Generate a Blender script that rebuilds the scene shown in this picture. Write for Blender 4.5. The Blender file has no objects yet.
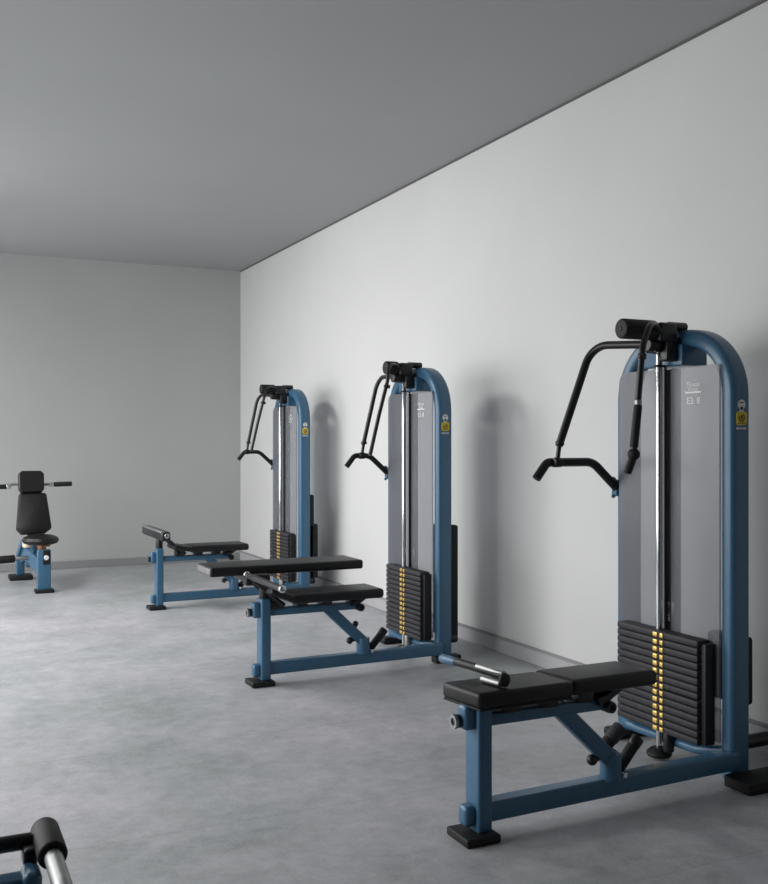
import bpy, bmesh, math, random
from mathutils import Vector, Matrix
random.seed(4)
S = bpy.context.scene
C = S.collection
V = Vector

# ------------------------------------------------------------------ materials
def mat(name, col, rough=.5, metal=0., spec=.5, noise=None, bump=None, coat=0.):
    m = bpy.data.materials.new(name); m.use_nodes = True
    nt = m.node_tree; b = nt.nodes['Principled BSDF']
    b.inputs['Base Color'].default_value = (*col, 1)
    b.inputs['Roughness'].default_value = rough
    b.inputs['Metallic'].default_value = metal
    b.inputs['Specular IOR Level'].default_value = spec
    if coat: b.inputs['Coat Weight'].default_value = coat
    if noise or bump:
        tc = nt.nodes.new('ShaderNodeTexCoord')
    if noise:
        scale, amt = noise
        n = nt.nodes.new('ShaderNodeTexNoise'); n.inputs['Scale'].default_value = scale
        n.inputs['Detail'].default_value = 6
        nt.links.new(tc.outputs['Object'], n.inputs['Vector'])
        r = nt.nodes.new('ShaderNodeValToRGB')
        r.color_ramp.elements[0].position = .3; r.color_ramp.elements[1].position = .7
        r.color_ramp.elements[0].color = (*[c*(1-amt) for c in col], 1)
        r.color_ramp.elements[1].color = (*[min(1, c*(1+amt)) for c in col], 1)
        nt.links.new(n.outputs['Fac'], r.inputs['Fac'])
        nt.links.new(r.outputs['Color'], b.inputs['Base Color'])
    if bump:
        scale, st = bump
        n = nt.nodes.new('ShaderNodeTexNoise'); n.inputs['Scale'].default_value = scale
        n.inputs['Detail'].default_value = 3
        nt.links.new(tc.outputs['Object'], n.inputs['Vector'])
        bp = nt.nodes.new('ShaderNodeBump'); bp.inputs['Strength'].default_value = st
        bp.inputs['Distance'].default_value = .002
        nt.links.new(n.outputs['Fac'], bp.inputs['Height'])
        nt.links.new(bp.outputs['Normal'], b.inputs['Normal'])
    return m

BLUE = mat('blue_powder_coat', (.040, .122, .212), .34, 0, .55, (40, .04), (400, .05))
BLACK = mat('black_metal', (.008, .008, .0095), .36, 0, .45, (60, .15))
RUBBER = mat('black_rubber', (.009, .009, .0098), .60, 0, .32, (80, .15), (300, .2))
VINYL = mat('black_vinyl', (.0085, .0085, .0095), .42, 0, .36, (30, .12), (260, .18))
VINYL_SIDE = mat('grey_vinyl_edge', (.17, .17, .178), .45, 0, .5, (30, .1), (260, .15))
PLATE = mat('dark_cast_plate', (.027, .027, .032), .6, 0, .4, (50, .25), (160, .35))
CHROME = mat('polished_chrome', (.78, .79, .80), .14, 1., .5, (20, .02))
STEEL = mat('dull_steel', (.34, .345, .345), .46, 1., .5, (30, .05))
GOLD = mat('brass_tag', (.80, .56, .16), .32, .75, .5, (90, .12))
YELLOW = mat('sticker_yellow', (.62, .47, .035), .5, 0, .4, (60, .04))
WHITE = mat('sticker_white', (.72, .73, .74), .5, 0, .4, (60, .03))
INK = mat('sticker_ink', (.06, .05, .035), .5, 0, .4, (60, .05))
SLOT = mat('slot_black', (.007, .007, .008), .5, 0, .4, (60, .1))
CREAM = mat('cream_bush', (.68, .60, .42), .5, 0, .4, (40, .08))
COPPER = mat('copper_spring', (.36, .17, .09), .4, .5, .5, (60, .15))

def shroud_mat():
    # smoked acrylic: part of the light goes straight through each face
    m = mat('smoked_acrylic_shroud', (.20, .205, .225), .30, 0, .5)
    nt = m.node_tree; b = nt.nodes['Principled BSDF']; out = nt.nodes['Material Output']
    tc = nt.nodes.new('ShaderNodeTexCoord'); mp = nt.nodes.new('ShaderNodeMapping')
    mp.inputs['Scale'].default_value = (60, 60, 1.2)
    n = nt.nodes.new('ShaderNodeTexNoise'); n.inputs['Scale'].default_value = 1.0; n.inputs['Detail'].default_value = 4
    r = nt.nodes.new('ShaderNodeValToRGB')
    r.color_ramp.elements[0].color = (.165, .170, .187, 1); r.color_ramp.elements[1].color = (.225, .23, .248, 1)
    nt.links.new(tc.outputs['Object'], mp.inputs['Vector']); nt.links.new(mp.outputs['Vector'], n.inputs['Vector'])
    nt.links.new(n.outputs['Fac'], r.inputs['Fac']); nt.links.new(r.outputs['Color'], b.inputs['Base Color'])
    tr = nt.nodes.new('ShaderNodeBsdfTransparent'); tr.inputs['Color'].default_value = (.93, .94, .97, 1)
    mx = nt.nodes.new('ShaderNodeMixShader'); mx.inputs['Fac'].default_value = .51
    nt.links.new(b.outputs['BSDF'], mx.inputs[1]); nt.links.new(tr.outputs['BSDF'], mx.inputs[2])
    nt.links.new(mx.outputs['Shader'], out.inputs['Surface'])
    return m
SHROUD = shroud_mat()

def plaster(name, col, amt):
    m = mat(name, col, .85, 0, .25)
    nt = m.node_tree; b = nt.nodes['Principled BSDF']
    tc = nt.nodes.new('ShaderNodeTexCoord')
    n1 = nt.nodes.new('ShaderNodeTexNoise'); n1.inputs['Scale'].default_value = .9; n1.inputs['Detail'].default_value = 7; n1.inputs['Roughness'].default_value = .55
    r = nt.nodes.new('ShaderNodeValToRGB')
    r.color_ramp.elements[0].position = .3; r.color_ramp.elements[1].position = .72
    r.color_ramp.elements[0].color = (*[c*(1-amt) for c in col], 1)
    r.color_ramp.elements[1].color = (*[c*(1+amt) for c in col], 1)
    nt.links.new(tc.outputs['Object'], n1.inputs['Vector'])
    nt.links.new(n1.outputs['Fac'], r.inputs['Fac']); nt.links.new(r.outputs['Color'], b.inputs['Base Color'])
    n2 = nt.nodes.new('ShaderNodeTexNoise'); n2.inputs['Scale'].default_value = 60; n2.inputs['Detail'].default_value = 4
    nt.links.new(tc.outputs['Object'], n2.inputs['Vector'])
    bp = nt.nodes.new('ShaderNodeBump'); bp.inputs['Strength'].default_value = .08; bp.inputs['Distance'].default_value = .003
    nt.links.new(n2.outputs['Fac'], bp.inputs['Height']); nt.links.new(bp.outputs['Normal'], b.inputs['Normal'])
    return m
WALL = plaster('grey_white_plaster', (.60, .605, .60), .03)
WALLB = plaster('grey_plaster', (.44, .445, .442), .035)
WALLW = plaster('white_plaster', (.80, .80, .79), .02)
WALLF = plaster('dark_grey_plaster', (.22, .22, .225), .03)
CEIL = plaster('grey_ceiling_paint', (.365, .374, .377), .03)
BASEB = plaster('dark_baseboard_paint', (.27, .272, .278), .03)
BASEM = plaster('grey_baseboard_paint', (.40, .40, .415), .03)
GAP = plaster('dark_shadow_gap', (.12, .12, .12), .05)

def floor_mat():
    m = mat('concrete_tile', (.3, .3, .3), .5, 0, .4)
    nt = m.node_tree; b = nt.nodes['Principled BSDF']; L = nt.links.new
    tc = nt.nodes.new('ShaderNodeTexCoord')
    def noise(sc, det, rg, dist=0):
        n = nt.nodes.new('ShaderNodeTexNoise'); n.inputs['Scale'].default_value = sc; n.inputs['Detail'].default_value = det
        n.inputs['Roughness'].default_value = rg; n.inputs['Distortion'].default_value = dist
        L(tc.outputs['Object'], n.inputs['Vector']); return n
    a = noise(1.6, 10, .68, .15); c = noise(14, 8, .72); d = noise(90, 4, .6)
    def math_(op, x, y):
        n = nt.nodes.new('ShaderNodeMath'); n.operation = op
        for i, q in enumerate((x, y)):
            if isinstance(q, (int, float)): n.inputs[i].default_value = q
            else: L(q, n.inputs[i])
        return n.outputs[0]
    s = math_('ADD', math_('MULTIPLY', a.outputs['Fac'], .50), math_('MULTIPLY', c.outputs['Fac'], .34))
    s = math_('ADD', s, math_('MULTIPLY', d.outputs['Fac'], .16))
    r = nt.nodes.new('ShaderNodeValToRGB'); e = r.color_ramp.elements
    e[0].position = .36; e[1].position = .64
    e[0].color = (.235, .242, .250, 1); e[1].color = (.50, .50, .518, 1)
    L(s, r.inputs['Fac'])
    sx = nt.nodes.new('ShaderNodeSeparateXYZ'); L(tc.outputs['Object'], sx.inputs[0])
    def seam(o, off, wd):
        f = math_('FRACT', math_('DIVIDE', math_('ADD', o, off), .915), 0)
        dd = math_('ABSOLUTE', math_('SUBTRACT', f, .5), 0)
        return math_('GREATER_THAN', dd, .5 - wd/.915/2)
    g = math_('MAXIMUM', math_('MULTIPLY', .4, seam(sx.outputs['X'], -.99 + .915*10, .006)), seam(sx.outputs['Y'], -3.162 + .915*10, .007))
    mx = nt.nodes.new('ShaderNodeMix'); mx.data_type = 'RGBA'; mx.blend_type = 'MULTIPLY'
    tn = noise(.8, 4, .5); tr = nt.nodes.new('ShaderNodeValToRGB'); te = tr.color_ramp.elements
    te[0].position = .35; te[1].position = .65; te[0].color = (.95, 1.0, .99, 1); te[1].color = (1.0, .98, 1.02, 1)
    L(tn.outputs['Fac'], tr.inputs['Fac'])
    tm = nt.nodes.new('ShaderNodeMix'); tm.data_type = 'RGBA'; tm.blend_type = 'MULTIPLY'; tm.inputs[0].default_value = 1
    L(r.outputs['Color'], tm.inputs[6]); L(tr.outputs['Color'], tm.inputs[7])
    L(math_('MULTIPLY', g, .17), mx.inputs[0]); L(tm.outputs[2], mx.inputs[6]); mx.inputs[7].default_value = (.3, .3, .3, 1)
    L(mx.outputs[2], b.inputs['Base Color'])
    rr = nt.nodes.new('ShaderNodeMapRange'); rr.inputs[3].default_value = .38; rr.inputs[4].default_value = .58
    L(c.outputs['Fac'], rr.inputs[0]); L(rr.outputs[0], b.inputs['Roughness'])
    bp = nt.nodes.new('ShaderNodeBump'); bp.inputs['Strength'].default_value = .1; bp.inputs['Distance'].default_value = .002
    L(s, bp.inputs['Height']); L(bp.outputs['Normal'], b.inputs['Normal'])
    return m
FLOOR = floor_mat()

# ------------------------------------------------------------------ mesh helpers
def rbox(bm, a, b, bev=.004, seg=3, M=None):
    (x0, y0, z0), (x1, y1, z1) = a, b
    t = bmesh.new(); bmesh.ops.create_cube(t, size=1)
    for v in t.verts:
        v.co = V(((x0+x1)/2 + v.co.x*(x1-x0), (y0+y1)/2 + v.co.y*(y1-y0), (z0+z1)/2 + v.co.z*(z1-z0)))
    if bev > 0:
        bev = min(bev, .49*min(x1-x0, y1-y0, z1-z0))
        bmesh.ops.bevel(t, geom=t.edges[:], offset=bev, segments=seg, profile=.5, affect='EDGES')
    if M is not None: bmesh.ops.transform(t, matrix=M, verts=t.verts[:])
    merge(bm, t)

def merge(bm, t):
    me = bpy.data.meshes.new('tmp'); t.to_mesh(me); t.free(); bm.from_mesh(me); bpy.data.meshes.remove(me)

def fillet(pts, r, n=8):
    pts = [V(p) for p in pts]; out = [pts[0]]
    rs = r if isinstance(r, (list, tuple)) else [r]*(len(pts)-2)
    for i in range(1, len(pts)-1):
        p = pts[i]; d1 = (pts[i-1]-p); d2 = (pts[i+1]-p); l1, l2 = d1.length, d2.length
        d1.normalize(); d2.normalize(); ang = d1.angle(d2)
        if ang > math.pi-.02 or rs[i-1] <= 0: out.append(p); continue
        t = min(rs[i-1]/math.tan(ang/2), .49*l1 if i > 1 else .98*l1, .49*l2 if i < len(pts)-2 else .98*l2)
        a = p+d1*t; b = p+d2*t; rr = t*math.tan(ang/2)
        cen = p+(d1+d2).normalized()*(rr/math.sin(ang/2))
        va = a-cen; vb = b-cen; th = va.angle(vb); ax = va.cross(vb).normalized()
        for k in range(n+1): out.append(cen + Matrix.Rotation(th*k/n, 3, ax) @ va)
    out.append(pts[-1]); return out

def sweep(bm, path, prof, ref=None, cap=True):
    """prof: list of (u,v); ref: fixed vector for u axis (or None for parallel transport)"""
    path = [V(p) for p in path]; n = len(path); rings = []
    tg = []
    for i in range(n):
        a = path[max(i-1, 0)]; b = path[min(i+1, n-1)]; tg.append((b-a).normalized())
    u = V(ref) if ref else (V((0, 0, 1)) if abs(tg[0].z) < .9 else V((1, 0, 0)))
    for i in range(n):
        u = (V(ref) if ref else u); u = (u - tg[i]*u.dot(tg[i])).normalized(); w = tg[i].cross(u)
        k = 1.0
        if 0 < i < n-1:
            c = (path[i]-path[i-1]).normalized().dot(tg[i]); k = 1/max(.5, c)
        rings.append([bm.verts.new(path[i] + u*p[0] + w*p[1]*(k if ref else 1)) for p in prof])
    m = len(prof)
    for i in range(n-1):
        for j in range(m):
            bm.faces.new((rings[i][j], rings[i][(j+1) % m], rings[i+1][(j+1) % m], rings[i+1][j]))
    if cap:
        bm.faces.new(list(reversed(rings[0]))); bm.faces.new(rings[-1])

def circ(r, n=16): return [(r*math.cos(2*math.pi*k/n), r*math.sin(2*math.pi*k/n)) for k in range(n)]
def rrect(a, b, r, n=5):
    out = []
    for cx, cy, s in ((a/2-r, b/2-r, 0), (-a/2+r, b/2-r, 1), (-a/2+r, -b/2+r, 2), (a/2-r, -b/2+r, 3)):
        for k in range(n+1):
            t = (s + k/n)*math.pi/2; out.append((cx+r*math.cos(t), cy+r*math.sin(t)))
    return out
def tube(bm, pts, r, bend=.03, n=16): sweep(bm, fillet(pts, bend) if len(pts) > 2 else pts, circ(r, n))
def cyl(bm, a, b, r, n=24, bev=.003):
    """cylinder with rounded rims, as a lathe"""
    a = V(a); b = V(b); L = (b-a).length; bev = min(bev, r*.9, L*.45)
    prof = [(0, 0)]
    for k in range(4): t = math.pi/2*k/3; prof.append((r-bev+bev*math.sin(t), bev-bev*math.cos(t)))
    for k in range(4): t = math.pi/2*k/3; prof.append((r-bev+bev*math.cos(t), L-bev+bev*math.sin(t)))
    prof.append((0, L)); lathe(bm, a, b-a, prof, n)
def lathe(bm, o, axis, prof, n=24):
    o = V(o); ax = V(axis).normalized(); q = V((0, 0, 1)).rotation_difference(ax).to_matrix()
    rings = []
    for r, h in prof:
        if r < 1e-6: rings.append([bm.verts.new(o + q @ V((0, 0, h)))])
        else: rings.append([bm.verts.new(o + q @ V((r*math.cos(2*math.pi*k/n), r*math.sin(2*math.pi*k/n), h))) for k in range(n)])
    for A, B in zip(rings, rings[1:]):
        for k in range(n):
            k2 = (k+1) % n
            if len(A) == 1 and len(B) == 1: continue
            if len(A) == 1: bm.faces.new((A[0], B[k2], B[k]))
            elif len(B) == 1: bm.faces.new((A[k], A[k2], B[0]))
            else: bm.faces.new((A[k], A[k2], B[k2], B[k]))
def ball(bm, c, r):
    n = 10; lathe(bm, V(c)-V((0, 0, r)), (0, 0, 1), [(r*math.sin(math.pi*k/n), r-r*math.cos(math.pi*k/n)) for k in range(n+1)], 18)

def obj(name, bm, m, parent=None, origin=(0, 0, 0), smooth=True):
    bmesh.ops.recalc_face_normals(bm, faces=bm.faces[:])
    bmesh.ops.translate(bm, vec=-V(origin), verts=bm.verts[:])
    for f in bm.faces: f.smooth = smooth
    for e in bm.edges:
        if len(e.link_faces) == 2 and e.calc_face_angle(0) > .62: e.smooth = False
    me = bpy.data.meshes.new(name); bm.to_mesh(me); bm.free()
    for q in (m if isinstance(m, (list, tuple)) else [m]): me.materials.append(q)
    o = bpy.data.objects.new(name, me); C.objects.link(o)
    if parent: o.parent = parent
    return o

def thing(name, label, cat, loc, group=None):
    o = bpy.data.objects.new(name, None); C.objects.link(o); o.empty_display_size = .1
    o.location = loc; o['label'] = label; o['category'] = cat
    if group: o['group'] = group
    return o
def struct(name, bm, m):
    o = obj(name, bm, m, smooth=False); o['kind'] = 'structure'; return o

# ------------------------------------------------------------------ the setting
XR, YB, XL, YF, H = 3.17, 10.22, -1.75, -2.6, 3.07
def box1(name, a, b, m, bev=0):
    bm = bmesh.new(); rbox(bm, a, b, bev, 1); return struct(name, bm, m)
box1('floor', (XL-.2, YF-.2, -.1), (XR+.2, YB+.2, 0), FLOOR)
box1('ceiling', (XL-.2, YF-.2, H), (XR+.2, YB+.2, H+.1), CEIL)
box1('wall_right', (XR, YF, 0), (XR+.12, YB+.12, H), WALL)
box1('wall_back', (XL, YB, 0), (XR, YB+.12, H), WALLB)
box1('wall_front', (XL, YF-.12, 0), (XR, YF, H), WALLF)
WZ0, WZ1 = .25, 2.55
WINS = ((2.8, 4.1), (4.4, 6.9), (7.5, 10.0))
bm = bmesh.new()
ed = [YF] + [q for ww in WINS for q in ww] + [YB]
for a, b in zip(ed[::2], ed[1::2]): rbox(bm, (XL-.15, a, 0), (XL, b, H), 0)
for a, b in WINS: rbox(bm, (XL-.15, a, 0), (XL, b, WZ0), 0); rbox(bm, (XL-.15, a, WZ1), (XL, b, H), 0)
struct('wall_left', bm, WALLW)
for i, (a, b) in enumerate(WINS):
    bm = bmesh.new()
    for y in (a, (a+b)/2-.025, b-.05): rbox(bm, (XL-.09, y, WZ0), (XL-.03, y+.05, WZ1), .004, 1)
    for z in (WZ0, WZ1-.05): rbox(bm, (XL-.09, a, z), (XL-.03, b, z+.05), .004, 1)
    struct('window_%d' % (i+1), bm, BLACK)
box1('baseboard_right', (XR-.014, YF, 0), (XR, YB-.014, .092), BASEM, .003)
box1('trim_2', (XR-.017, YF, .080), (XR, YB-.014, .0945), BASEB, .002)
box1('baseboard_back', (XL, YB-.014, 0), (XR-.0, YB, .075), BASEB, .003)
box1('shadow_gap_strip', (XR-.006, YF, H-.012), (XR, YB, H), GAP)  # dark strip paints in the shadow line where right wall meets ceiling

# ------------------------------------------------------------------ lat pulldown machine
# drawn in the coordinates of the nearest machine; the empty stands at O
O = V((2.2, 2.735, 0))

def text_mesh(bm, s, size, M):
    cu = bpy.data.curves.new('t', 'FONT'); cu.body = s; cu.size = size; cu.extrude = .0006; cu.align_x = 'CENTER'
    to = bpy.data.objects.new('t', cu); C.objects.link(to)
    dg = bpy.context.evaluated_depsgraph_get()
    me = bpy.data.meshes.new_from_object(to.evaluated_get(dg))
    t = bmesh.new(); t.from_mesh(me); bmesh.ops.transform(t, matrix=M, verts=t.verts[:])
    merge(bm, t); bpy.data.objects.remove(to); bpy.data.curves.remove(cu); bpy.data.meshes.remove(me)

def panel(bm, y0, y1, z0, z1, r0, r1):
    # thin sheet facing -X with rounded top corners
    pts = fillet([(2.7, y0, z0), (2.7, y0, z1), (2.7, y1, z1), (2.7, y1, z0)], [r0, r1], 8)
    a = [bm.verts.new(q) for q in pts]; b = [bm.verts.new(q + V((.011, 0, 0))) for q in pts]; n = len(pts)
    bm.faces.new(a); bm.faces.new(list(reversed(b)))
    for k in range(n): bm.faces.new((a[k], b[k], b[(k+1) % n], a[(k+1) % n]))

def shear(bm):
    for v in bm.verts: v.co.x += (2.822-v.co.y)*.16

def machine(dx, dy, label, p):
    t = thing('lat_pulldown_machine', label, 'gym machine', (O.x+dx, O.y+dy, 0), 'blue lat pulldown machines along the right wall')
    def P(name, bm, m, par=None, lab=None):
        o = obj(name, bm, m, par or t, O)
        if lab: o['label'] = lab
        return o
    B = bmesh.new
    # --- tower frame: rounded arch of flattened tube
    fx = p['fx']
    yn, yf, xc, sx = 2.768, 3.369, 2.760, p['sx']
    bm = B()
    path = fillet([(xc, yn, .006), (xc, yn, 1.655), (xc, yf, 1.655), (xc, yf, .035)], .230, 14)
    sweep(bm, path, rrect(.094, .066, .024), ref=(1, 0, 0))
    P('tower_frame', bm, BLUE)
    bm = B(); tube(bm, [(2.73, yn+.02, .105), (2.697, 2.90, .084), (2.697, 3.30, .076), (2.735, yf, .10)], .020, .07)
    P('lower_crossbar', bm, BLUE)
    bm = B(); rbox(bm, (2.70, 2.985, 1.548), (2.83, 3.215, 1.632), .006); P('top_bracket', bm, BLUE)
    # --- shroud with slot
    bm = B(); panel(bm, 3.098, 3.363, .135, 1.540, .006, .045); P('shroud_panel', bm, SHROUD)
    bm = B(); panel(bm, yn+.020, 3.045, .135, 1.540, .006, .006); sp = P('shroud_panel', bm, SHROUD)
    bm = B(); rbox(bm, (2.722, 3.030, .12), (2.737, 3.112, 1.538), .002); P('slot_backing', bm, SLOT)
    # writing on the right panel (faces -X)
    def face(y, z, x=2.6995): return Matrix(((0, 0, -1, x), (-1, 0, 0, y), (0, 1, 0, z), (0, 0, 0, 1)))
    if p['n'] < 3:
        bm = B(); text_mesh(bm, 'Fitness', .026, face(2.922, 1.462)); text_mesh(bm, 'fitness', .021, face(2.922, 1.446))
        rbox(bm, (2.6985, 2.880, 1.437), (2.7002, 2.965, 1.443), 0)
        P('brand_lettering', bm, WHITE, sp)
        bm = B(); text_mesh(bm, 'E3: 8', .036, face(2.922, 1.396)); P('symbols', bm, WHITE, sp)
    else:
        bm = B(); lathe(bm, (2.6995, 2.92, 1.44), (-1, 0, 0), [(.030, 0), (.034, 0), (.034, .0008), (.030, .0008), (.030, 0)], 24)
        text_mesh(bm, 'EJ', .03, face(2.92, 1.43)); P('round_emblem', bm, WHITE, sp)
    # --- weight stack: plates with two brass tags each
    so = 0 if p['n'] == 1 else .04
    n = 14; z0, z1 = .118, .512; pit = (z1-z0)/n
    for k in range(n):
        bm = B(); a = z0+k*pit; g = .0015 if k != 6 else .004
        rbox(bm, (2.634, 2.832-so*.6, a+g), (2.697, 3.296-so, a+pit-.0008), .0065, 2)
        pl = P('weight_plate', bm, PLATE)
        for y, hw in ((3.060, .0135), (3.024, .0105)):
            bm = B(); rbox(bm, (2.6285, y-hw-so*.35, a+.004), (2.640, y+hw-so*.35, a+pit-.005), .004, 3); P('weight_tag', bm, GOLD, pl, 'brass yellow tag')
    bm = B(); rbox(bm, (2.652, 2.806-so*.5, .125), (2.698, 2.836-so*.6, .50), .004); P('stack_side_guard', bm, SLOT)
    bm = B()
    for i in range(9): rbox(bm, (2.7212, 3.078, .545+.008*i), (2.7225, 3.088, .540+.009*i), 0)
    for i in range(6): rbox(bm, (2.7212, 3.055, .56+.009*i), (2.7225, 3.068, .561+.011*i), 0)
    P('scale_marks', bm, WHITE, None, 'small white scale marks')
    # --- guide rods
    bm = B(); cyl(bm, (2.668, 3.078, .04), (2.668, 3.078, 1.60), (.0126), 20)
    rod = P('guide_rod', bm, CHROME)
    bm = B(); cyl(bm, (2.668, 3.078, 1.545), (2.668, 3.078, 1.553), .026); P('collar', bm, BLACK, rod)
    bm = B(); lathe(bm, (2.668, 3.078, .012), (0, 0, 1), [(0, 0), (.045, 0), (.05, .008), (.048, .018), (.034, .03), (.02, .034), (0, .034)], 28); P('rod_foot', bm, RUBBER, rod)
    bm = B(); cyl(bm, (2.712, 3.092, .12), (2.712, 3.092, 1.60), .0055, 12); P('cable', bm, RUBBER)
    bm = B(); cyl(bm, (2.665, 3.02, .045), (2.665, 3.02, .12), .021, 20); P('rod_socket', bm, STEEL if p['n'] > 1 else BLACK)
    # --- pulley housing on top
    bm = B()
    rbox(bm, (2.60, 2.99, 1.640), (2.685, 3.075, 1.712), .010); rbox(bm, (2.645, 3.005, 1.565), (2.725, 3.05, 1.65), .008)
    rbox(bm, (2.615, 3.03, 1.60), (2.70, 3.12, 1.665), .018)
    cyl(bm, (2.67, 3.03, 1.702), (2.757, 3.03, 1.702), .018)
    cyl(bm, (2.62, 3.05, 1.63), (2.578, 3.05, 1.63), .030)
    P('pulley_housing', bm, BLACK)
    bm = B(); cyl(bm, (p['ro'], 3.03, 1.682), (2.60, 3.03, 1.682), .039, 28, .008); ro = P('foam_roller', bm, RUBBER)
    bm = B(); cyl(bm, (p['ro']-.003, 3.03, 1.682), (p['ro']+.02, 3.03, 1.682), .009, 14); P('axle', bm, SLOT, ro)
    # --- swing arms
    lx0, lx1 = p['L']; rx0, rx1 = p['R']
    bm = B(); tube(bm, [(2.63, 3.06, 1.633), (lx0, 3.365, 1.652), (lx1+.01, 3.38, 1.235)], .0165 if p['n'] == 1 else .0130, .085)
    a = P('swing_arm', bm, BLACK)
    bm = B(); cyl(bm, (lx1+.013, 3.38, 1.245), (lx1, 3.38, 1.165), .0095); cyl(bm, (lx1+.016, 3.38, 1.235), (lx1+.012, 3.38, 1.255), .018)
    cyl(bm, (lx1-.018, 3.38, 1.166), (lx1+.018, 3.38, 1.166), .0205); P('arm_clamp', bm, BLACK, a)
    bm = B()
    yr = 2.90
    tube(bm, [(2.625, 3.01, 1.655), (2.575, 2.99, 1.700), (2.495, 2.93, 1.690), (rx0, yr, 1.60), ((rx0+rx1)/2, yr, 1.40), (rx1, yr, p['rz'])], .0120 if p['n'] == 1 else .0110, .09)
    a = P('swing_arm', bm, BLACK)
    bm = B(); cyl(bm, (rx0-.001, yr, 1.575), (rx0-.003, yr, 1.555), .0165); cyl(bm, (rx0-.012, yr-.012, 1.566), (rx0-.03, yr-.016, 1.567), .007); P('arm_collar', bm, BLACK, a)
    if p['n'] == 1:
        bm = B(); cyl(bm, ((rx0+rx1)/2+.001, yr, 1.405), ((rx0+rx1)/2, yr, 1.385), .0135); P('arm_band', bm, STEEL, a, 'bright steel band')
        bm = B(); cyl(bm, ((rx0+rx1)/2, yr, 1.385), (rx1, yr, 1.23), .0155, 20); ball(bm, (rx1, yr, 1.205), .023)
        cyl(bm, (rx1, yr, 1.20), (rx1-.03, yr-.0, 1.135), .0145, 20, .006); P('arm_grip', bm, RUBBER, a)
    # --- side handlebar on the far post
    yb = 3.40
    bm = B(); tube(bm, [(2.715, yb, 1.055), (2.59, yb, 1.166), (2.345+p['bx'], yb, 1.166), (2.292+p['bx'], yb, 1.10)], .0185 if p['n'] == 1 else .0165, [.09, .035]); hb = P('side_handlebar', bm, BLACK)
    bm = B(); rbox(bm, (2.703, 3.385, 1.02), (2.73, 3.42, 1.09), .006); cyl(bm, (2.712, 3.405, 1.088), (2.697, 3.405, 1.098), .008); cyl(bm, (2.712, 3.405, 1.025), (2.697, 3.405, 1.016), .008); P('mount_lug', bm, BLUE, hb, 'blue lug')
    # --- sticker on the near post (faces -Y)
    ys = yn-.033
    bm = B(); sweep(bm, [(2.757, ys+.003, 1.337), (2.757, ys-.0012, 1.337)], rrect(.050, .050, .009), ref=(1, 0, 0))
    st = P('warning_sticker', bm, YELLOW, None, 'yellow sticker')
    bm = B(); lathe(bm, (2.757, ys+.002, 1.388), (0, -1, 0), [(0, 0), (.0185, 0), (.0185, .0032), (0, .0032)], 22)
    rbox(bm, (2.748, ys-.0012, 1.362), (2.766, ys+.003, 1.376), 0)
    P('round_symbol', bm, WHITE, st, 'white round symbol')
    bm = B(); lathe(bm, (2.757, ys-.001, 1.374), (0, -1, 0), [(0, 0), (.007, 0), (.007, .0008), (0, .0008)], 16)
    rbox(bm, (2.748, ys-.0020, 1.393), (2.766, ys-.0008, 1.397), 0)
    tube(bm, [(2.743, ys-.001, 1.345), (2.749, ys-.001, 1.328), (2.764, ys-.001, 1.326), (2.771, ys-.001, 1.342), (2.762, ys-.001, 1.352)], .0022, .006, 8)
    tube(bm, [(2.756, ys-.001, 1.348), (2.759, ys-.001, 1.334)], .003, n=8)
    rbox(bm, (2.739, ys-.0020, 1.318), (2.775, ys-.0008, 1.3205), 0)
    P('pictogram', bm, INK, st, 'dark pictogram')
    bm = B()
    for i, wd in enumerate((.006, .004, .0055, .004, .006, .005)): rbox(bm, (2.7335+.008*i, ys-.0013, 1.296), (2.7335+.008*i+wd, ys+.003, 1.304), 0)
    P('sticker_lettering', bm, WHITE, st)
    # --- rear parts
    bm = B()
    for (x0, x1, q0, q1) in p['rear']: rbox(bm, (x0, 2.765, q0), (x1, 2.95, q1), .014, 4)
    P('rear_cover', bm, RUBBER)
    bm = B(); cyl(bm, (2.79, 2.776, .128), (p['brace'], 2.776, .128), .026, 20); P('rear_brace', bm, BLACK)
    # --- feet of the tower
    bm = B()
    if p['n'] == 1: rbox(bm, (2.668, 2.607, 0), (2.99, 2.733, .042), .006)
    else: rbox(bm, (2.70, 2.728, 0), (2.86, 2.80, .040), .008)
    P('rubber_foot', bm, RUBBER)
    bm = B(); rbox(bm, (2.66, 3.335, 0), (2.86, 3.425, .042), .016, 4); P('rubber_foot', bm, RUBBER)
    # --- bench frame
    bm = B(); sweep(bm, [(1.63+fx, 2.713, .0815), (2.735, 2.752, .0815)], rrect(.063, .058, .007), ref=(0, 0, 1)); P('base_beam', bm, BLUE)
    bm = B(); rbox(bm, (1.598+fx, 2.671, .024), (1.650+fx, 2.756, .424+p['pt']), .009, 4)
    po = P('front_post', bm, BLUE)
    bm = B(); rbox(bm, (1.562+fx, 2.690, .042), (1.604+fx, 2.742, .108), .014, 4); P('end_cap', bm, BLUE, po)
    bm = B(); rbox(bm, (1.560+fx, 2.690, .345), (1.604+fx, 2.745, .425), .014, 4); P('end_cap', bm, BLUE, po)
    bm = B(); cyl(bm, (1.538+fx, 2.724, .372), (1.562+fx, 2.724, .372), .021, 22, .004)
    kn = P('adjustment_knob', bm, BLACK, po)
    bm = B(); lathe(bm, (1.545+fx, 2.724, .372), (-1, 0, 0), [(.012, 0), (.0225, 0), (.0235, .003), (.0225, .010), (.012, .010), (.012, 0)], 26)
    P('knob_face', bm, STEEL, kn, 'bright metal knob face')
    bm = B(); rbox(bm, (1.540+fx, 2.640, 0), (1.662+fx, 2.775, .027), .006); P('rubber_foot', bm, RUBBER)
    bm = B(); rbox(bm, (1.645+min(fx, 0), 2.690, .352), (2.11+sx, 2.736, .392), .006); P('seat_rail', bm, BLUE)
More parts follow.
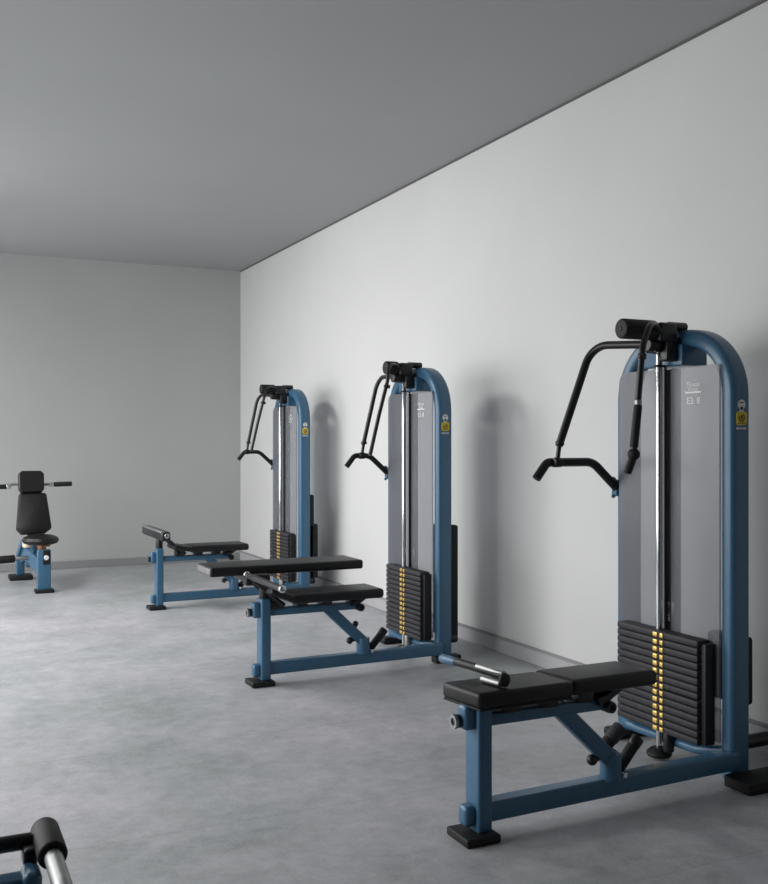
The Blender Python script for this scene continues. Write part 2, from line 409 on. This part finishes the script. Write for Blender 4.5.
    bm = B(); sweep(bm, [(1.925+sx, 2.713, .375), (2.150+sx, 2.713, .165)], rrect(.042, .056, .008), ref=(0, 1, 0)); P('diagonal_strut', bm, BLUE)
    bm = B(); cyl(bm, (2.142+sx, 2.713, .105), (2.142+sx, 2.713, .195), .036, 24, .004); P('strut_socket', bm, BLUE)
    bm = B(); cyl(bm, (2.115+sx, 2.678, .362), (2.115+sx, 2.745, .362), .021, 20); lathe(bm, (2.115+sx, 2.676, .362), (0, -1, 0), [(.010, 0), (.019, 0), (.019, .006), (.010, .006), (.010, 0)], 18)
    P('rail_end_roller', bm, BLACK)
    # --- seat pads on brackets
    bm = B()
    if p['n'] == 1:
        rbox(bm, (1.548, 2.632, .424), (1.905, 2.822, .476), .015, 5); shear(bm); P('seat_pad', bm, VINYL)
        bm = B(); rbox(bm, (1.552, 2.636, .418), (1.90, 2.818, .427), .003, 2); shear(bm); P('seat_board', bm, RUBBER)
        bm = B(); rbox(bm, (1.900, 2.632, .428), (2.250, 2.822, .480), .017, 5); shear(bm)
        P('seat_pad', bm, VINYL)
    else:
        rbox(bm, (1.78, 2.56, .424), (p['pe'], 2.80, .474), .018, 5)
        P('seat_pad', bm, VINYL)
        bm = B(); M = Matrix.Translation((1.79, 0, .45)) @ Matrix.Rotation(math.radians(p['flap']), 4, 'Y') @ Matrix.Translation((-1.79, 0, -.45))
        rbox(bm, (1.655, 2.56, .430), (1.80, 2.80, .468), .016, 5, M); P('front_pad', bm, VINYL)
    bm = B()
    for x in (1.70, 1.845, 1.985):
        b2 = B(); rbox(b2, (x, 2.675, .388), (x+.06, 2.755, .43), .006); P('pad_bracket', b2, BLACK)
    sweep(bm, fillet([(2.06+sx, 2.713, .388), (2.10+sx, 2.713, .398), (2.15+sx, 2.713, .428)], .04), rrect(.09, .03, .008), ref=(0, 1, 0))
    P('end_bracket', bm, BLACK)
    # --- levers at the bottom of the strut
    bm = B(); cyl(bm, (2.195+sx, 2.748, .115), (2.285+sx, 2.748, .215), .0205, 20, .007); cyl(bm, (2.15+sx, 2.735, .15), (2.225+sx, 2.748, .145), .010, 14); lv = P('lever', bm, RUBBER)
    bm = B(); cyl(bm, (2.265+sx, 2.748, .193), (2.290+sx, 2.748, .221), .0225, 20, .006); P('lever_cap', bm, BLACK, lv)
    if p['n'] == 1:
        bm = B(); cyl(bm, (2.225, 2.87, .150), (2.290, 2.87, .205), .024, 20, .007); lv = P('lever', bm, RUBBER)
        bm = B(); cyl(bm, (2.262, 2.87, .181), (2.312, 2.87, .224), .0265, 20, .006); P('lever_sleeve', bm, PLATE, lv, 'grey sleeve')
        bm = B(); tube(bm, [(2.155, 2.72, .15), (2.235, 2.80, .155), (2.24, 2.87, .163)], .011, .03, 14); P('lever_axle', bm, BLACK, lv)
    bm = B(); cyl(bm, (2.066+sx, 2.713, .184), (2.12+sx, 2.713, .198), .013, 16); ball(bm, (2.064+sx, 2.713, .183), .0185)
    if p['n'] > 1: cyl(bm, (2.10+sx, 2.735, .215), (2.115+sx, 2.755, .258), .010, 16); ball(bm, (2.117+sx, 2.757, .262), .0165)
    P('pin_knob', bm, BLACK)
    bm = B(); cyl(bm, (2.19+sx, 2.70, .11), (2.19+sx, 2.70, .128), .011, 14); P('lever_bolt', bm, CHROME)
    # --- handle across the front of the seat
    if p['n'] == 1:
        hx, hz = 1.679, .512
        bm = B(); tube(bm, [(hx-.028, 2.97, hz-.004), (hx-.02, 2.88, hz), (hx+.012, 2.675, hz)], .0140, .2); h = P('cross_handle', bm, VINYL)
        bm = B(); cyl(bm, (hx-.031, 3.005, hz-.006), (hx-.022, 2.91, hz-.002), .0152, 20, .008); P('handle_tip', bm, BLUE, h, 'blue tip')
        bm = B(); cyl(bm, (hx-.0108, 2.80, hz+.006), (hx+.011, 2.672, hz+.004), .0105, 20); P('handle_sleeve', bm, STEEL, h, 'bright steel sleeve')
        bm = B(); cyl(bm, (hx-.020, 2.755, .488), (hx+.0, 2.668, .488), .0115, 20, .006); P('handle_loop', bm, STEEL, h, 'short steel bar under the handle')
        bm = B(); cyl(bm, (hx+.008, 2.672, .500), (hx+.011, 2.658, .500), .022, 24, .005); P('end_disc', bm, RUBBER, h)
    elif p['n'] == 2:
        bm = B(); tube(bm, [(1.59, 2.73, .565), (1.59, 2.20, .565)], .0155); h = P('cross_handle', bm, BLACK)
        for y in (2.745, 2.205):
            bm = B(); cyl(bm, (1.59, y-.025, .565), (1.59, y, .565), .0175 if y < 2.5 else .019, 20, .005); P('handle_cap', bm, CHROME, h, 'chrome end cap')
    else:
        bm = B(); rbox(bm, (1.53, 2.42, .530), (1.60, 3.10, .600), .020, 4); h = P('cross_handle', bm, BLACK)
        bm = B(); rbox(bm, (1.528, 2.43, .588), (1.562, 3.09, .6025), .005, 3); P('handle_strip', bm, STEEL, h, 'dull steel strip')
        bm = B(); cyl(bm, (1.57, 2.412, .57), (1.57, 2.425, .57), .018, 18); P('handle_cap', bm, CHROME, h, 'chrome end cap')
    if p['n'] > 1:
        bm = B(); cyl(bm, (1.625+fx, 2.712, .42), (1.625+fx, 2.712, .53), .026, 20); rbox(bm, (1.57, 2.68, .515), (1.65+fx, 2.745, .57), .01)
        P('handle_post', bm, BLACK)
        bm = B(); tube(bm, [(1.60, 2.67, .55), (1.70, 2.64, .46), (1.76, 2.64, .41)], .012, .03); tube(bm, [(1.60, 2.76, .55), (1.70, 2.77, .46), (1.76, 2.77, .41)], .012, .03)
        P('hinge_arm', bm, BLACK)
    if p['n'] == 2:
        bm = B(); rbox(bm, (1.415, 2.79, .554), (2.275, 3.055, .603), .012, 4)
        u = P('upper_pad', bm, VINYL)
        bm = B(); rbox(bm, (1.4135, 2.80, .561), (1.42, 3.045, .596), .003, 2); P('pad_end', bm, VINYL_SIDE, u, 'grey end face')
        bm = B(); rbox(bm, (1.60, 2.70, .518), (1.66, 3.0, .552), .008); P('upper_pad_bracket', bm, BLACK)
    return t

machine(0, 0, 'nearest blue lat pulldown machine, with black bench and weight stack, at the right', dict(n=1, sx=0, ro=2.44, fx=0, L=(2.560, 2.395), R=(2.435, 2.395), rz=1.22, bx=.015, pt=0,
        rear=[(2.79, 2.850, .265, .52)], brace=3.02))
machine(-.03, 2.19, 'middle blue lat pulldown machine with a second, higher black pad over its bench', dict(n=2, pe=2.295, sx=.095, ro=2.52, fx=.052, L=(2.635, 2.53), R=(2.475, 2.365), rz=1.175, bx=.145, pt=.02, flap=22,
        rear=[(2.79, 2.862, .13, .775)], brace=2.85))
machine(.10, 4.74, 'farthest blue lat pulldown machine, near the corner where the back wall begins', dict(n=3, pe=2.235, sx=.015, ro=2.48, fx=-.045, L=(2.570, 2.475), R=(2.465, 2.36), rz=1.175, bx=.115, pt=.03, flap=8,
        rear=[(2.79, 2.848, .15, .823), (2.80, 2.882, .15, .585)], brace=2.85))

# ------------------------------------------------------------------ seat machine by the back wall
O2 = V((.98, 9.0, 0))
t = thing('shoulder_press_seat', 'black padded upright seat on a blue base, before the back wall at far left', 'gym machine', O2)
def Q(name, bm, m, par=None, lab=None):
    o = obj(name, bm, m, par or t, O2)
    if lab: o['label'] = lab
    return o
B = bmesh.new
bm = B(); rbox(bm, (.945, 8.64, .025), (1.050, 8.72, .355), .006); fp = Q('front_post', bm, BLUE)
bm = B(); rbox(bm, (.985, 8.634, .235), (1.045, 8.70, .352), .005); cb = Q('control_box', bm, BLACK, fp)
bm = B(); cyl(bm, (1.012, 8.62, .292), (1.012, 8.638, .292), .020, 20); Q('dial', bm, WHITE, cb, 'white round dial')
bm = B(); rbox(bm, (.925, 8.61, 0), (1.075, 8.74, .028), .006); Q('rubber_foot', bm, RUBBER)
bm = B(); rbox(bm, (.80, 9.50, 0), (1.00, 9.68, .045), .012); Q('rubber_foot', bm, RUBBER)
bm = B(); sweep(bm, [(.99, 8.72, .20), (.93, 9.30, .27), (.915, 9.52, .22)], rrect(.06, .13, .01), ref=(1, .1, 0)); Q('base_beam', bm, BLUE)
bm = B(); sweep(bm, fillet([(.90, 9.60, .04), (.895, 9.56, .22), (.905, 9.3, .36), (.92, 9.1, .40)], .1), rrect(.07, .06, .012), ref=(1, 0, 0)); Q('rear_leg', bm, BLUE)
bm = B(); tube(bm, [(.93, 9.25, .17), (.955, 9.0, .30), (.95, 8.95, .38)], .028, .08); Q('curved_stay', bm, BLUE)
bm = B(); cyl(bm, (.90, 8.95, .355), (.90, 8.95, .415), .045, 22); Q('bushing', bm, CREAM, None, 'cream bushing')
bm = B(); cyl(bm, (.99, 8.75, .35), (.99, 8.75, .40), .035, 18); rbox(bm, (.95, 8.76, .37), (1.06, 8.80, .395), .008); Q('seat_spring', bm, COPPER, None, 'copper spring')
# seat: rounded, slightly domed
bm = B(); lathe(bm, (.985, 8.80, .390), (0, 0, 1), [(0, 0), (.105, 0), (.137, .012), (.148, .035), (.138, .058), (.10, .075), (0, .083)], 36)
for v in bm.verts:
    d = v.co - V((.985, 8.80, 0)); v.co.y = 8.80 + d.y*1.15
Q('seat', bm, VINYL)
# backrest: trapezoid, wide at the bottom
def slab(bm, pts, th, tilt, base, rnd=.03):
    prof = fillet([V((x, 0, z)) for x, z in pts] + [V((pts[0][0], 0, pts[0][1])), V((pts[1][0], 0, pts[1][1]))], rnd, 5)
    prof = prof[1:-1]
    # drop duplicate closing corner
    loop = [q for q in prof]
    n = len(loop); cen = sum(loop, V())/n
    R = Matrix.Translation(base) @ Matrix.Rotation(tilt, 4, 'X')
    lay = []
    for y, s in ((th*.5, .93), (th*.42, .98), (th*.2, 1), (-th*.2, 1), (-th*.42, .97), (-th*.5, .90)):
        lay.append([bm.verts.new(R @ V((cen.x+(q.x-cen.x)*s, y, cen.z+(q.z-cen.z)*s))) for q in loop])
    for A, D in zip(lay, lay[1:]):
        for k in range(n): bm.faces.new((A[k], A[(k+1) % n], D[(k+1) % n], D[k]))
    bm.faces.new(lay[0]); bm.faces.new(list(reversed(lay[-1])))
tl = math.radians(-12)
bm = B(); slab(bm, [(-.045, 0), (.085, 0), (.150, .045), (.112, .355), (-.112, .355), (-.140, .045), (-.10, 0.0)], .075, tl, V((.945, 8.96, .460)), .025); Q('backrest', bm, VINYL)
bm = B(); slab(bm, [(-.04, 0), (.085, 0), (.105, .03), (.105, .165), (.08, .19), (-.08, .19), (-.105, .165), (-.105, .03), (-.085, 0)], .085, tl, V((.935, 9.02, .812)), .02); Q('headrest', bm, VINYL)
bm = B(); sweep(bm, [(.935, 9.04, .38), (.935, 9.10, .93)], rrect(.06, .04, .008), ref=(1, 0, 0)); Q('back_support', bm, BLACK)
bm = B(); tube(bm, [(.64, 9.09, .868), (.80, 9.10, .885), (1.06, 9.10, .880), (1.14, 9.07, .882)], .011, .04); hb = Q('handlebar', bm, STEEL)
for a, b in ((1.125, 1.275), (.56, .742)):
    bm = B(); cyl(bm, (a, 9.07 if a > 1 else 9.09, .880 if a > 1 else .868), (b, 9.05 if a > 1 else 9.09, .884 if a > 1 else .866), .0205, 20, .005); Q('hand_grip', bm, RUBBER, hb, 'black rubber grip')
for a, b in ((1.09, 1.13), (.738, .775)):
    bm = B(); cyl(bm, (a, 9.075, .880 if a > 1 else .869), (b, 9.075, .880 if a > 1 else .870), .020, 18); Q('grip_collar', bm, CHROME, hb, 'chrome collar')
bm = B(); cyl(bm, (.52, 9.12, .232), (.81, 9.12, .242), .034, 22, .008); Q('foam_roller', bm, RUBBER)
bm = B(); cyl(bm, (.80, 9.12, .241), (.92, 9.12, .246), .018, 14); Q('roller_axle', bm, STEEL)

# ------------------------------------------------------------------ machine cut off at the lower left
O3 = V((.1, 1.85, 0))
t = thing('leg_curl_machine', 'blue machine mostly out of view, its black roller at the lower left corner', 'gym machine', O3)
def W(name, bm, m, par=None, lab=None):
    o = obj(name, bm, m, par or t, O3)
    if lab: o['label'] = lab
    return o
bm = B(); cyl(bm, (.232, 2.012, .503), (.2325, 1.883, .499), .0268, 30, .008); fr = W('foam_roller', bm, RUBBER)
bm = B(); tube(bm, [(.233, 1.92, .499), (.233, 1.76, .494), (.233, 1.60, .47), (.233, 1.55, .40), (.233, 1.55, .04)], .0165, .05, 20); W('chrome_tube', bm, STEEL, None, 'dull chrome tube')
bm = B(); cyl(bm, (.205, 1.975, .500), (-.62, 1.985, .500), .0150, 20); W('crossbar', bm, BLACK)
bm = B(); rbox(bm, (.186, 1.93, .465), (.212, 1.980, .500), .008); W('roller_bracket', bm, BLACK)
bm = B(); rbox(bm, (-.62, 1.885, .405), (.20, 1.935, .466), .010, 4); W('upper_beam', bm, BLUE)
bm = B(); rbox(bm, (.180, 1.872, .03), (.214, 1.940, .478), .014, 4); W('front_post', bm, BLUE)
bm = B(); rbox(bm, (-.63, 1.868, .03), (-.57, 1.998, .53), .012, 4); W('rear_post', bm, BLUE)
bm = B(); rbox(bm, (-.62, 1.875, .05), (.20, 1.925, .11), .008); W('base_beam', bm, BLUE)
for x in (-.68, .15):
    bm = B(); rbox(bm, (x, 1.50 if x > 0 else 1.82, 0), (x+.14, 1.98 if x > 0 else 2.05, .035), .008); W('rubber_foot', bm, RUBBER)

# ------------------------------------------------------------------ light, world, camera
def area(name, loc, rot, sx, sy, power, col):
    l = bpy.data.lights.new(name, 'AREA'); l.shape = 'RECTANGLE'; l.size = sx; l.size_y = sy; l.energy = power; l.color = col
    o = bpy.data.objects.new(name, l); C.objects.link(o); o.location = loc; o.rotation_euler = rot; return o
for (a, b), pw in zip(WINS, (95, 115, 155)):
    area('window_daylight', (XL-.12, (a+b)/2, (WZ0+WZ1)/2), (0, math.radians(-90+34), 0), (WZ1-WZ0)*1.0, b-a, pw, (1, .985, .965))
lamp = area('ceiling_lamp', (-.45, 7.1, 2.95), (0, 0, 0), 1.7, .5, 89, (1, .985, .965))
lamp.data.spread = math.radians(140)
lamp.rotation_euler = (V((2.0, 6.3, .0)) - lamp.location).to_track_quat('-Z', 'Y').to_euler()
w = bpy.data.worlds.new('World'); S.world = w; w.use_nodes = True
w.node_tree.nodes['Background'].inputs[0].default_value = (.75, .85, 1, 1)
w.node_tree.nodes['Background'].inputs[1].default_value = 1.0

cam = bpy.data.cameras.new('camera'); co = bpy.data.objects.new('camera', cam); C.objects.link(co)
co.location = (0, 0, 1.25)
co.rotation_euler = (math.radians(90), 0, -math.atan(473/994))
cam.sensor_fit = 'HORIZONTAL'; cam.sensor_width = 36; cam.lens = 994/768*36
cam.clip_start = .05
S.camera = co
vs = S.view_settings
vs.view_transform = 'Standard'; vs.look = 'None'; vs.gamma = 1; vs.use_curve_mapping = False; vs.exposure = -0.54
